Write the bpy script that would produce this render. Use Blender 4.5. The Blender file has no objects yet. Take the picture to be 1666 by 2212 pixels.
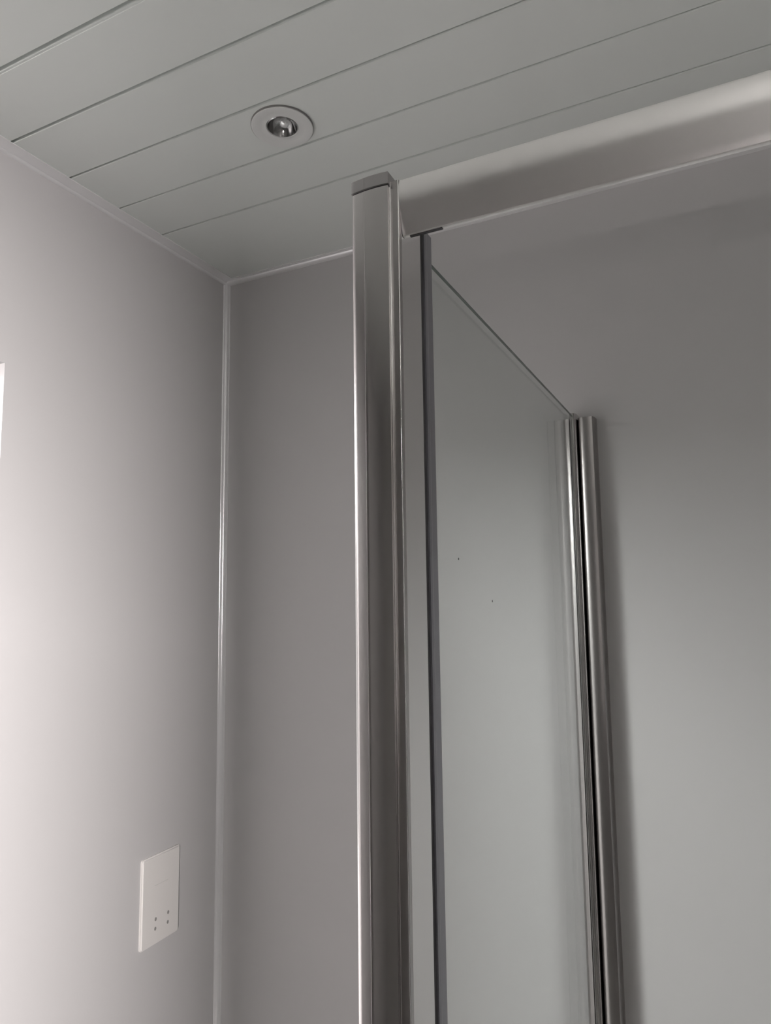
import bpy, bmesh, math
from mathutils import Matrix, Vector

scene = bpy.context.scene
C = scene.collection

# ---------------------------------------------------------------- camera
CAM = Vector((0.9574, -1.1667, 1.62))
RIGHT = Vector((0.89621541, 0.44343854, -0.01265671))
DOWN = Vector((-0.06199323, 0.09693935, -0.99335774))
FWD = Vector((-0.43926617, 0.89104715, 0.11436872))
cam_data = bpy.data.cameras.new('camera')
cam = bpy.data.objects.new('camera', cam_data)
C.objects.link(cam)
cam.matrix_world = Matrix((
    (RIGHT.x, -DOWN.x, -FWD.x, CAM.x),
    (RIGHT.y, -DOWN.y, -FWD.y, CAM.y),
    (RIGHT.z, -DOWN.z, -FWD.z, CAM.z),
    (0, 0, 0, 1)))
cam_data.sensor_fit = 'VERTICAL'
cam_data.sensor_height = 24.0
cam_data.lens = 24.0 * 1510.27 / 2212.0
cam_data.clip_start = 0.01
scene.camera = cam

# ---------------------------------------------------------------- light and exposure
L_WORLD = 1.0      # overcast sky outside
L_KEY_A = 24.0     # bright sky patches outside the window in the left wall
L_KEY_B = 44.0
L_GROUND = 1.0     # daylight bounced up from the ground outside that window
L_REAR_FILL = 640.0     # added lamp behind the made-up rear window, brightens the left wall
L_REAR_UP_FILL = 150.0  # added lamp aimed up, brightens the ceiling that the header reflects
scene.view_settings.view_transform = 'Standard'
scene.view_settings.look = 'None'
scene.view_settings.gamma = 1.0
scene.view_settings.use_curve_mapping = False
scene.view_settings.exposure = 0.0

world = bpy.data.worlds.new('sky')
scene.world = world
world.use_nodes = True
wn = world.node_tree
wn.nodes['Background'].inputs['Color'].default_value = (1.0, 1.0, 0.98, 1)
wn.nodes['Background'].inputs['Strength'].default_value = L_WORLD


def area(name, loc, target, sx, sy, power, col, spread=180):
    ld = bpy.data.lights.new(name, 'AREA')
    ld.shape = 'RECTANGLE'
    ld.size, ld.size_y = sx, sy
    ld.energy = power
    ld.color = col
    ld.spread = math.radians(spread)
    o = bpy.data.objects.new(name, ld)
    C.objects.link(o)
    o.location = loc
    d = Vector(target) - Vector(loc)
    o.rotation_euler = d.to_track_quat('-Z', 'Y').to_euler()
    return o


area('window_sky_upper', (-1.2, -1.5, 2.4), (0.9, 0.0, 1.3), 0.3, 0.5, L_KEY_A, (0.99, 1.0, 0.99))
area('window_sky_lower', (-1.2, -1.7, 2.3), (0.9, 0.0, 1.3), 0.5, 0.5, L_KEY_B, (0.99, 1.0, 0.99))
area('window_ground_bounce', (-0.6, -1.2, 0.8), (0.5, -0.9, 2.3), 0.8, 0.8, L_GROUND, (0.96, 1.0, 0.96))
area('rear_fill_wall', (2.23, -3.2, 1.82), (0.0, -0.5, 1.5), 0.21, 0.36, L_REAR_FILL, (1.0, 0.955, 0.945))  # added fill for the left wall, shaped by the made-up rear opening
area('rear_fill_ceiling', (1.54, -3.0, 0.9), (1.2, -1.7, 2.3), 0.5, 0.3, L_REAR_UP_FILL, (1.0, 0.955, 0.93))  # added fill thrown up at the rear ceiling

# ---------------------------------------------------------------- materials


def principled(name, base, rough=0.5, metal=0.0, spec=0.5, **kw):
    m = bpy.data.materials.new(name)
    m.use_nodes = True
    b = m.node_tree.nodes['Principled BSDF']
    b.inputs['Base Color'].default_value = (*base, 1)
    b.inputs['Roughness'].default_value = rough
    b.inputs['Metallic'].default_value = metal
    b.inputs['Specular IOR Level'].default_value = spec
    for k, v in kw.items():
        b.inputs[k.replace('_', ' ')].default_value = v
    return m


def add_noise(m, scale, amount, bump=0.0, stretch=(1, 1, 1)):
    """faint procedural variation of colour and surface"""
    nt = m.node_tree
    b = nt.nodes['Principled BSDF']
    tc = nt.nodes.new('ShaderNodeTexCoord')
    mp = nt.nodes.new('ShaderNodeMapping')
    mp.inputs['Scale'].default_value = stretch
    nz = nt.nodes.new('ShaderNodeTexNoise')
    nz.inputs['Scale'].default_value = scale
    nz.inputs['Detail'].default_value = 4
    nt.links.new(tc.outputs['Object'], mp.inputs['Vector'])
    nt.links.new(mp.outputs['Vector'], nz.inputs['Vector'])
    base = b.inputs['Base Color'].default_value[:3]
    rp = nt.nodes.new('ShaderNodeMapRange')
    rp.inputs['To Min'].default_value = 1 - amount
    rp.inputs['To Max'].default_value = 1 + amount
    nt.links.new(nz.outputs['Fac'], rp.inputs['Value'])
    vm = nt.nodes.new('ShaderNodeVectorMath')
    vm.operation = 'SCALE'
    vm.inputs[0].default_value = base
    nt.links.new(rp.outputs['Result'], vm.inputs['Scale'])
    nt.links.new(vm.outputs['Vector'], b.inputs['Base Color'])
    if bump:
        bp = nt.nodes.new('ShaderNodeBump')
        bp.inputs['Strength'].default_value = bump
        bp.inputs['Distance'].default_value = 0.001
        nt.links.new(nz.outputs['Fac'], bp.inputs['Height'])
        nt.links.new(bp.outputs['Normal'], b.inputs['Normal'])
    return m


M_WALL = add_noise(principled('white_wall_panel', (0.54, 0.532, 0.532), 0.45, spec=0.4), 3.0, 0.01)
M_CEIL = add_noise(principled('gloss_ceiling_board', (0.72, 0.75, 0.73), 0.18, spec=0.32), 3.0, 0.01)
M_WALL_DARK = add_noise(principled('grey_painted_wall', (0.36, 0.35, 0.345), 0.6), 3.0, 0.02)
M_TRIM = principled('gloss_wall_trim', (0.88, 0.88, 0.89), 0.2, 0.45, spec=1.0)
M_FLOOR = add_noise(principled('light_vinyl_floor', (0.5, 0.49, 0.47), 0.5), 8.0, 0.1)
M_ALU = add_noise(principled('polished_aluminium', (0.64, 0.62, 0.615), 0.2, 1.0), 2.0, 0.02)
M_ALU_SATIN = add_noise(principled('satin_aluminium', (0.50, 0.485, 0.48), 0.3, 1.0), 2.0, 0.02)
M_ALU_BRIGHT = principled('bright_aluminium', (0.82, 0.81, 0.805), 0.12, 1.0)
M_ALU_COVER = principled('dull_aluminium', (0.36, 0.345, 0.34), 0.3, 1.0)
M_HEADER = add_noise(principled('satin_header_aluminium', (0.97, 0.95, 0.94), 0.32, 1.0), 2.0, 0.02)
M_CAP = principled('grey_plastic_cap', (0.42, 0.41, 0.41), 0.4, 0.6)
M_GASKET = principled('dark_rubber_gasket', (0.07, 0.07, 0.075), 0.5)
M_SEAL = principled('grey_panel_profile', (0.33, 0.33, 0.36), 0.35, 0.6)
M_PLASTIC = principled('white_socket_plastic', (0.74, 0.72, 0.70), 0.35)
M_HOLE = principled('dark_socket_hole', (0.28, 0.27, 0.26), 0.6)
M_LAMP_RING = principled('white_lamp_ring', (0.68, 0.69, 0.68), 0.35)
M_RING_SHADE = principled('ring_gap_shade', (0.24, 0.235, 0.23), 0.7)  # shade under the lamp ring, put in as a grey
M_CHROME = principled('chrome_reflector', (0.42, 0.42, 0.42), 0.14, 1.0)
M_FRAME = principled('white_window_frame', (0.8, 0.8, 0.8), 0.3)
M_SPECK = principled('limescale_speck', (0.05, 0.05, 0.055), 0.6)


def glass_material(name, tint):
    """thin clear shower glass: straight-through plus a Fresnel mirror reflection"""
    m = bpy.data.materials.new(name)
    m.use_nodes = True
    nt = m.node_tree
    nt.nodes.clear()
    out = nt.nodes.new('ShaderNodeOutputMaterial')
    mix = nt.nodes.new('ShaderNodeMixShader')
    fr = nt.nodes.new('ShaderNodeFresnel')
    geo = nt.nodes.new('ShaderNodeNewGeometry')
    ior = nt.nodes.new('ShaderNodeMapRange')       # same reflectance on both sides of the pane
    ior.inputs['To Min'].default_value = 1.45
    ior.inputs['To Max'].default_value = 1 / 1.45
    nt.links.new(geo.outputs['Backfacing'], ior.inputs['Value'])
    nt.links.new(ior.outputs['Result'], fr.inputs['IOR'])
    tr = nt.nodes.new('ShaderNodeBsdfTransparent')
    tr.inputs['Color'].default_value = (*tint, 1)
    gl = nt.nodes.new('ShaderNodeBsdfGlossy')
    gl.inputs['Roughness'].default_value = 0.02
    nt.links.new(fr.outputs[0], mix.inputs[0])
    nt.links.new(tr.outputs[0], mix.inputs[1])
    nt.links.new(gl.outputs[0], mix.inputs[2])
    nt.links.new(mix.outputs[0], out.inputs[0])
    return m


M_GLASS = glass_material('clear_shower_glass', (0.965, 0.985, 0.975))
M_PANE = glass_material('clear_window_glass', (1.0, 0.99, 0.99))

# ---------------------------------------------------------------- helpers


def link_mesh(name, bm, mat, parent=None, smooth=False, angle=30):
    bmesh.ops.recalc_face_normals(bm, faces=bm.faces)
    me = bpy.data.meshes.new(name)
    bm.to_mesh(me)
    bm.free()
    me.materials.append(mat)
    if smooth:
        me.polygons.foreach_set('use_smooth', [True] * len(me.polygons))
        try:
            me.set_sharp_from_angle(angle=math.radians(angle))
        except Exception:
            pass
    o = bpy.data.objects.new(name, me)
    C.objects.link(o)
    if parent:
        o.parent = parent
    return o


def empty(name, loc, label=None, cat=None, kind=None):
    o = bpy.data.objects.new(name, None)
    o.location = loc
    o.empty_display_size = 0.05
    C.objects.link(o)
    if label:
        o['label'] = label
    if cat:
        o['category'] = cat
    if kind:
        o['kind'] = kind
    return o


def structure(o):
    o['kind'] = 'structure'
    return o


def add_box(bm, x0, x1, y0, y1, z0, z1, off=(0, 0, 0)):
    vs = [bm.verts.new((x - off[0], y - off[1], z - off[2]))
          for x in (x0, x1) for y in (y0, y1) for z in (z0, z1)]
    for f in ((0, 1, 3, 2), (4, 6, 7, 5), (0, 4, 5, 1), (2, 3, 7, 6), (0, 2, 6, 4), (1, 5, 7, 3)):
        bm.faces.new([vs[i] for i in f])
    return vs


def prism(bm, pts, axis, a, b, off=(0, 0, 0)):
    """closed 2D outline extruded along axis from a to b; pts are the two other coordinates"""
    def mk(p, t):
        if axis == 'z':
            v = (p[0], p[1], t)
        elif axis == 'x':
            v = (t, p[0], p[1])
        else:
            v = (p[0], t, p[1])
        return bm.verts.new((v[0] - off[0], v[1] - off[1], v[2] - off[2]))
    A = [mk(p, a) for p in pts]
    B = [mk(p, b) for p in pts]
    n = len(pts)
    for i in range(n):
        j = (i + 1) % n
        bm.faces.new((A[i], A[j], B[j], B[i]))
    bm.faces.new(A[::-1])
    bm.faces.new(B)


def lathe(bm, prof, n=64, cx=0, cy=0, close_ends=False):
    rings = []
    for r, z in prof:
        if r < 1e-6:
            rings.append([bm.verts.new((cx, cy, z))])
        else:
            rings.append([bm.verts.new((cx + r * math.cos(2 * math.pi * k / n), cy + r * math.sin(2 * math.pi * k / n), z)) for k in range(n)])
    for i in range(len(rings) - 1):
        A, B = rings[i], rings[i + 1]
        for k in range(n):
            q = (k + 1) % n
            if len(A) == 1 and len(B) == 1:
                continue
            if len(A) == 1:
                bm.faces.new((A[0], B[q], B[k]))
            elif len(B) == 1:
                bm.faces.new((A[k], A[q], B[0]))
            else:
                bm.faces.new((A[k], A[q], B[q], B[k]))


H = 2.30                     # ceiling height
XR, YR = 1.90, -2.45         # right wall, rear wall
T = 0.12                     # wall thickness

# ---------------------------------------------------------------- walls, floor, ceiling
# left wall with the window opening
WY0, WY1, WZ0, WZ1 = -1.15, -0.508, 1.1, 1.969
bm = bmesh.new()
add_box(bm, -T, 0, WY1, T, 0, H)
add_box(bm, -T, 0, YR - T, WY0, 0, H)
add_box(bm, -T, 0, WY0, WY1, 0, WZ0)
add_box(bm, -T, 0, WY0, WY1, WZ1, H)
structure(link_mesh('wall_left', bm, M_WALL))

bm = bmesh.new()
add_box(bm, 0, XR, 0, T, 0, H)
structure(link_mesh('wall_back', bm, M_WALL))

bm = bmesh.new()
add_box(bm, XR, XR + T, YR - T, T, 0, H)
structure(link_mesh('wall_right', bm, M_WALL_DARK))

# rear wall, out of view, with an opening added for the fill lamps
QX0, QX1, QZ0, QZ1 = 1.38, 1.70, 1.15, 1.9
bm = bmesh.new()
add_box(bm, 0, QX0, YR - T, YR, 0, H)
add_box(bm, QX1, XR, YR - T, YR, 0, H)
add_box(bm, QX0, QX1, YR - T, YR, 0, QZ0)
add_box(bm, QX0, QX1, YR - T, YR, QZ1, H)
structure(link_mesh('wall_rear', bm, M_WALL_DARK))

bm = bmesh.new()
add_box(bm, -T, XR + T, YR - T, T, -0.1, 0)
structure(link_mesh('floor', bm, M_FLOOR))

# ceiling of boards running along the back wall, with open joints between them
bm = bmesh.new()
PITCH, FIRST = 0.10345, -0.2223
pts = [(0.0, H)]
y, k = FIRST, 0
while y > YR + 0.05:
    w, d = (0.0029, 0.006) if k % 2 == 0 else (0.0025, 0.0055)
    if k in (3, 4):
        w, d = 0.0036, 0.007
    if k == 4:
        pts += [(y + 0.0065, H), (y + 0.006, H + 0.0006), (y + 0.0045, H + 0.0006), (y + 0.004, H)]
    pts += [(y + w * 0.8, H), (y + w * 0.55, H + d), (y - w * 0.55, H + d), (y - w * 0.8, H)]
    y -= PITCH
    k += 1
pts += [(YR, H), (YR, H + 0.05), (0.0, H + 0.05)]
prism(bm, pts, 'x', 0.0, XR)
ceiling = structure(link_mesh('ceiling', bm, M_CEIL))
# round hole for the downlight
bm = bmesh.new()
bmesh.ops.create_cone(bm, cap_ends=True, segments=64, radius1=0.0235, radius2=0.0235, depth=0.06,
                      matrix=Matrix.Translation((0.4075, -0.3765, H + 0.02)))
cutter = link_mesh('cutter', bm, M_CEIL)
bo = ceiling.modifiers.new('hole', 'BOOLEAN')
bo.operation = 'DIFFERENCE'
bo.solver = 'EXACT'
bo.object = cutter
bpy.context.view_layer.update()
cut_mesh = bpy.data.meshes.new_from_object(ceiling.evaluated_get(bpy.context.evaluated_depsgraph_get()))
ceiling.modifiers.clear()
ceiling.data = cut_mesh
bpy.data.objects.remove(cutter)

# ---------------------------------------------------------------- white plastic trims
# vertical quarter-round in the room corner
bm = bmesh.new()
R_ = 0.009
pts = [(0.0, 0.0), (0.0, -R_ - 0.0015)]
for i in range(0, 9):
    a = math.pi / 2 * i / 8
    # bulging bead between the two wings
    pts.append((0.0015 + R_ * math.sin(a) * 0.85, -0.0015 - R_ * math.cos(a) * 0.85))
pts += [(R_ + 0.0015, 0.0)]
prism(bm, pts, 'z', 0.0, H - 0.006)
structure(link_mesh('trim_1', bm, M_TRIM, smooth=True, angle=50))

# ceiling trim along the left wall: flat flange on the ceiling, small bead on the wall
bm = bmesh.new()
pts = [(0.0, H), (0.0265, H), (0.0265, H - 0.0012), (0.012, H - 0.002), (0.0085, H - 0.0035)]
for i in range(0, 7):
    a = math.pi * 0.5 * i / 6
    pts.append((0.002 + 0.0045 * math.cos(a), H - 0.0035 - 0.0035 * math.sin(a)))
pts += [(0.0, H - 0.0072)]
prism(bm, pts, 'y', YR, 0.0)
structure(link_mesh('trim_2', bm, M_TRIM, smooth=True, angle=50))

# ceiling trim along the back wall
bm = bmesh.new()
pts = [(0.0, H), (-0.016, H), (-0.016, H - 0.0012), (-0.012, H - 0.0018)]
for i in range(0, 7):
    a = math.pi * 0.5 * i / 6
    pts.append((-0.002 - 0.008 * math.cos(a), H - 0.0028 - 0.0052 * math.sin(a)))
pts += [(0.0, H - 0.0082)]
prism(bm, pts, 'x', 0.0, XR)
structure(link_mesh('trim_3', bm, M_TRIM, smooth=True, angle=50))

# ---------------------------------------------------------------- windows


def window(name, axis, plane, a0, a1, z0, z1, sign):
    root = structure(empty(name, (0, 0, 0)))
    fw = 0.045
    lo, hi = sorted((plane + sign * 0.05, plane + sign * 0.1))

    def bx(bm, p0, p1, q0, q1, r0, r1):
        if axis == 'x':
            add_box(bm, p0, p1, q0, q1, r0, r1)
        else:
            add_box(bm, q0, q1, p0, p1, r0, r1)
    bm = bmesh.new()
    bx(bm, lo, hi, a0, a0 + fw, z0, z1)
    bx(bm, lo, hi, a1 - 0.004, a1, z0, z1)
    bx(bm, lo, hi, a0 + fw, a1 - 0.004, z0, z0 + fw)
    bx(bm, lo, hi, a0 + fw, a1 - 0.004, z1 - 0.006, z1)
    link_mesh('window_frame', bm, M_FRAME, root)
    bm = bmesh.new()
    mid = (lo + hi) / 2
    bx(bm, mid - 0.002, mid + 0.002, a0 + fw, a1 - 0.004, z0 + fw, z1 - 0.006)
    link_mesh('pane', bm, M_PANE, root)
    return root


window('window_1', 'x', 0.0, WY0, WY1, WZ0, WZ1, -1)
window('added_rear_window', 'y', YR, QX0, QX1, QZ0, QZ1, -1)  # unseen window, made up to let the rear fill lamps in

# ---------------------------------------------------------------- shower enclosure
ENC = empty('shower_enclosure', (0.72, -0.70, 0.0),
            'silver framed shower enclosure with clear glass side panel, in front of the white back wall', 'shower')
O = tuple(ENC.location)
YF, XS = -0.70, 0.736
ZT = 1.936

# corner post: bowed front cover, returning round the left edge
front = [(0.7022, -0.6900), (0.7022, -0.7014), (0.7024, -0.7024), (0.7029, -0.7032), (0.7037, -0.7037)]
for i in range(1, 13):
    t = i / 12
    fx, fy = 0.7037 + 0.0311 * t, -0.7037 - 0.0016 * math.sin(math.pi * t * 0.85)
    front.append((fx, fy))
    if i == 4:      # fine raised line along the cover
        front += [(fx + 0.0002, fy - 0.00018), (fx + 0.0004, fy - 0.0002), (fx + 0.0007, fy - 0.00006)]
bm = bmesh.new()
prism(bm, front + [(0.7345, -0.6900)], 'z', 0.0, ZT, O)
post = link_mesh('corner_post', bm, M_ALU, ENC, smooth=True, angle=35)

# end cap on top of the post
bm = bmesh.new()
cap = [(x + (x - 0.717) * 0.04, yy - 0.0006) for x, yy in front]
prism(bm, cap + [(0.7352, -0.6905)], 'z', ZT + 0.0015, 1.947, O)
c1 = link_mesh('end_cap', bm, M_CAP, post, smooth=True, angle=35)
bm = bmesh.new()
prism(bm, [(x, yy + 0.0012) for x, yy in front] + [(0.7335, -0.6912)], 'z', ZT, ZT + 0.0016, O)
link_mesh('cap_gap', bm, M_GASKET, post)

# flat strip of the post frame right beside the cover, with small raised beads at both edges
bm = bmesh.new()
add_box(bm, 0.7346, 0.7424, -0.7005, -0.6960, 0.0, 1.9405, O)
strip = link_mesh('post_frame', bm, M_ALU_SATIN, ENC)
bm = bmesh.new()
add_box(bm, 0.7346, 0.7422, -0.6960, -0.6590, 0.0, 1.9380, O)
link_mesh('post_side', bm, M_ALU_BRIGHT, strip)
for bx0 in (0.7346, 0.7416):
    bm = bmesh.new()
    pts = [(bx0 + 0.0005 + 0.0005 * math.cos(a * math.pi / 4), -0.7008 + 0.0006 * math.sin(a * math.pi / 4)) for a in range(8)]
    prism(bm, pts, 'z', 0.0, 1.9405, O)
    link_mesh('edge_bead', bm, M_ALU_BRIGHT, strip, smooth=True, angle=60)

# rubber gasket and inner panel profile behind the post
bm = bmesh.new()
add_box(bm, 0.7315, 0.7395, -0.6590, -0.6475, 0.0, 1.93, O)
link_mesh('gasket', bm, M_GASKET, ENC)
bm = bmesh.new()
prism(bm, [(0.7300, -0.6475), (0.7410, -0.6475), (0.7412, -0.6440), (0.7405, -0.6400), (0.7404, -0.6300), (0.7300, -0.6300)], 'z', 0.0, 1.926, O)
link_mesh('panel_profile', bm, M_SEAL, ENC)

# side glass panel running from the post to the back wall
bm = bmesh.new()
add_box(bm, 0.733, 0.739, -0.634, -0.012, 0.02, 1.903, O)
gl = link_mesh('side_glass', bm, M_GLASS, ENC)
bm = bmesh.new()
add_box(bm, 0.7364, 0.7389, -0.630, -0.012, 1.903, 1.9038, O)
link_mesh('polished_edge', bm, principled('glass_edge_green', (0.07, 0.09, 0.08), 0.3), gl)

# wall profile holding the glass on the back wall
bm = bmesh.new()
pts = [(0.7200, 0.0), (0.7205, -0.010), (0.7222, -0.0175), (0.7265, -0.0215), (0.7318, -0.0225), (0.7326, -0.0190), (0.7330, -0.008), (0.7330, 0.0)]
prism(bm, pts, 'z', 0.0, 1.900, O)
wp = link_mesh('wall_profile', bm, M_ALU_SATIN, ENC, smooth=True, angle=40)
bm = bmesh.new()
pts = [(0.7335, 0.0), (0.7335, -0.0250), (0.7350, -0.0268), (0.7400, -0.0268), (0.7425, -0.0245), (0.7440, -0.016), (0.7440, 0.0)]
prism(bm, pts, 'z', 0.0, 1.9075, O)
link_mesh('profile_bead', bm, M_ALU, wp, smooth=True, angle=40)
bm = bmesh.new()
pts = [(0.7445, 0.0), (0.7445, -0.012), (0.7480, -0.0235), (0.7510, -0.0255), (0.7560, -0.0262), (0.7640, -0.0262), (0.7690, -0.0245), (0.7715, -0.019), (0.7725, -0.008), (0.7725, 0.0)]
prism(bm, pts, 'z', 0.0, 1.8995, O)
link_mesh('profile_cover', bm, M_ALU_COVER, wp, smooth=True, angle=40)

# header rail: rounded top, flat front, small lip at the bottom
bm = bmesh.new()
hp = [(-0.6900, 1.9412), (-0.6975, 1.9412)]
# front outline from top to bottom, given as (tilt in degrees, length in mm); a positive tilt faces up
yy, zz = -0.6975, 1.9412
for deg, ln in ((70, 1.2), (40, 1.2), (20, 1.5), (11, 2.5), (7, 3.0), (4, 3.0), (1, 3.0), (-2, 3.0), (-6, 2.5), (-10, 2.5), (-13, 3.0), (-15, 4.0), (-16, 5.0), (-16, 5.0), (-17, 4.5), (-30, 1.2), (-60, 1.0)):
    r = math.radians(deg)
    yy -= ln * 0.001 * math.sin(r)
    zz -= ln * 0.001 * math.cos(r)
    hp.append((yy, zz))
hp += [(yy + 0.003, zz), (yy + 0.004, zz + 0.001)]
prism(bm, hp, 'x', 0.7425, XR, O)
hd = link_mesh('header_rail', bm, M_HEADER, ENC, smooth=True, angle=30)
bm = bmesh.new()
add_box(bm, 0.7480, 0.775, yy + 0.0003, yy + 0.0028, zz - 0.0008, zz + 0.0005, O)
link_mesh('slot_insert', bm, M_GASKET, hd)

# two dark specks on the glass
for (yy, zz) in ((-0.5775, 1.6490), (-0.4830, 1.6100)):
    bm = bmesh.new()
    bmesh.ops.create_icosphere(bm, subdivisions=2, radius=0.0009, matrix=Matrix.Translation((0.7391 - O[0], yy - O[1], zz)) @ Matrix.Diagonal((0.3, 1, 1.3, 1)))
    link_mesh('limescale_speck', bm, M_SPECK, gl)

# ---------------------------------------------------------------- ceiling downlight
DL = empty('downlight', (0.4075, -0.3765, H),
           'small round recessed ceiling downlight, switched off, set in the white boarded ceiling', 'ceiling light')
bm = bmesh.new()
lathe(bm, [(0.0440, -0.0026), (0.0450, -0.0028), (0.0445, -0.0036), (0.0415, -0.0039), (0.0330, -0.0026), (0.0262, -0.0016), (0.0240, -0.0022), (0.0226, -0.0006), (0.0226, 0.006)], 96)
link_mesh('mounting_ring', bm, M_LAMP_RING, DL, smooth=True, angle=50)
bm = bmesh.new()
lathe(bm, [(0.0430, 0.0), (0.0456, 0.0), (0.0456, -0.0026), (0.0430, -0.0026)], 96)
link_mesh('ring_shade_band', bm, M_RING_SHADE, DL)  # dark band standing in for the shaded gap below the ceiling
bm = bmesh.new()
lathe(bm, [(0.0228, -0.001), (0.0216, -0.0022), (0.0208, 0.0), (0.018, 0.007), (0.012, 0.013), (0.0, 0.016)], 64)
rf = link_mesh('reflector', bm, M_CHROME, DL, smooth=True, angle=60)
bm = bmesh.new()
bmesh.ops.create_uvsphere(bm, u_segments=32, v_segments=16, radius=0.0085, matrix=Matrix.Translation((0.003, 0.002, 0.006)) @ Matrix.Diagonal((1, 1, 0.8, 1)))
link_mesh('bulb', bm, principled('clear_bulb', (0.85, 0.87, 0.87), 0.08, 0.6), rf, smooth=True, angle=180)

# ---------------------------------------------------------------- socket plate on the left wall
SK = empty('wall_socket', (0.0, -0.1625, 1.084),
           'white rectangular double socket plate with four small dark holes, mounted on the left wall', 'socket')
SY, SZ, SW, SH = -0.1625, 1.084, 0.0465, 0.0755
bm = bmesh.new()
pts = []
rr = 0.004
for cx, cz, a0 in ((SW - rr, SH - rr, 0), (-SW + rr, SH - rr, 90), (-SW + rr, -SH + rr, 180), (SW - rr, -SH + rr, 270)):
    for i in range(5):
        a = math.radians(a0 + 90 * i / 4)
        pts.append((cx + rr * math.cos(a), cz + rr * math.sin(a)))
prism(bm, pts, 'x', 0.0, 0.005)
bmesh.ops.bevel(bm, geom=[e for e in bm.edges if all(v.co.x > 0.004 for v in e.verts)], offset=0.0025, segments=3, affect='EDGES')
pl = link_mesh('face_plate', bm, M_PLASTIC, SK, smooth=True, angle=40)
for (dy, dz) in ((-0.0127, -0.0328), (-0.0132, -0.0485), (0.0180, -0.0330), (0.0174, -0.0494)):
    bm = bmesh.new()
    pts = [(dy + 0.0024 * math.cos(t * math.pi / 8), dz + 0.0032 * math.sin(t * math.pi / 8)) for t in range(16)]
    prism(bm, pts, 'x', 0.0040, 0.0052)
    link_mesh('pin_hole', bm, M_HOLE, pl)
bm = bmesh.new()
add_box(bm, 0.0045, 0.0052, -0.017, 0.016, 0.0240, 0.0250)
link_mesh('engraved_line', bm, principled('faint_grey_line', (0.62, 0.61, 0.59), 0.4), pl)
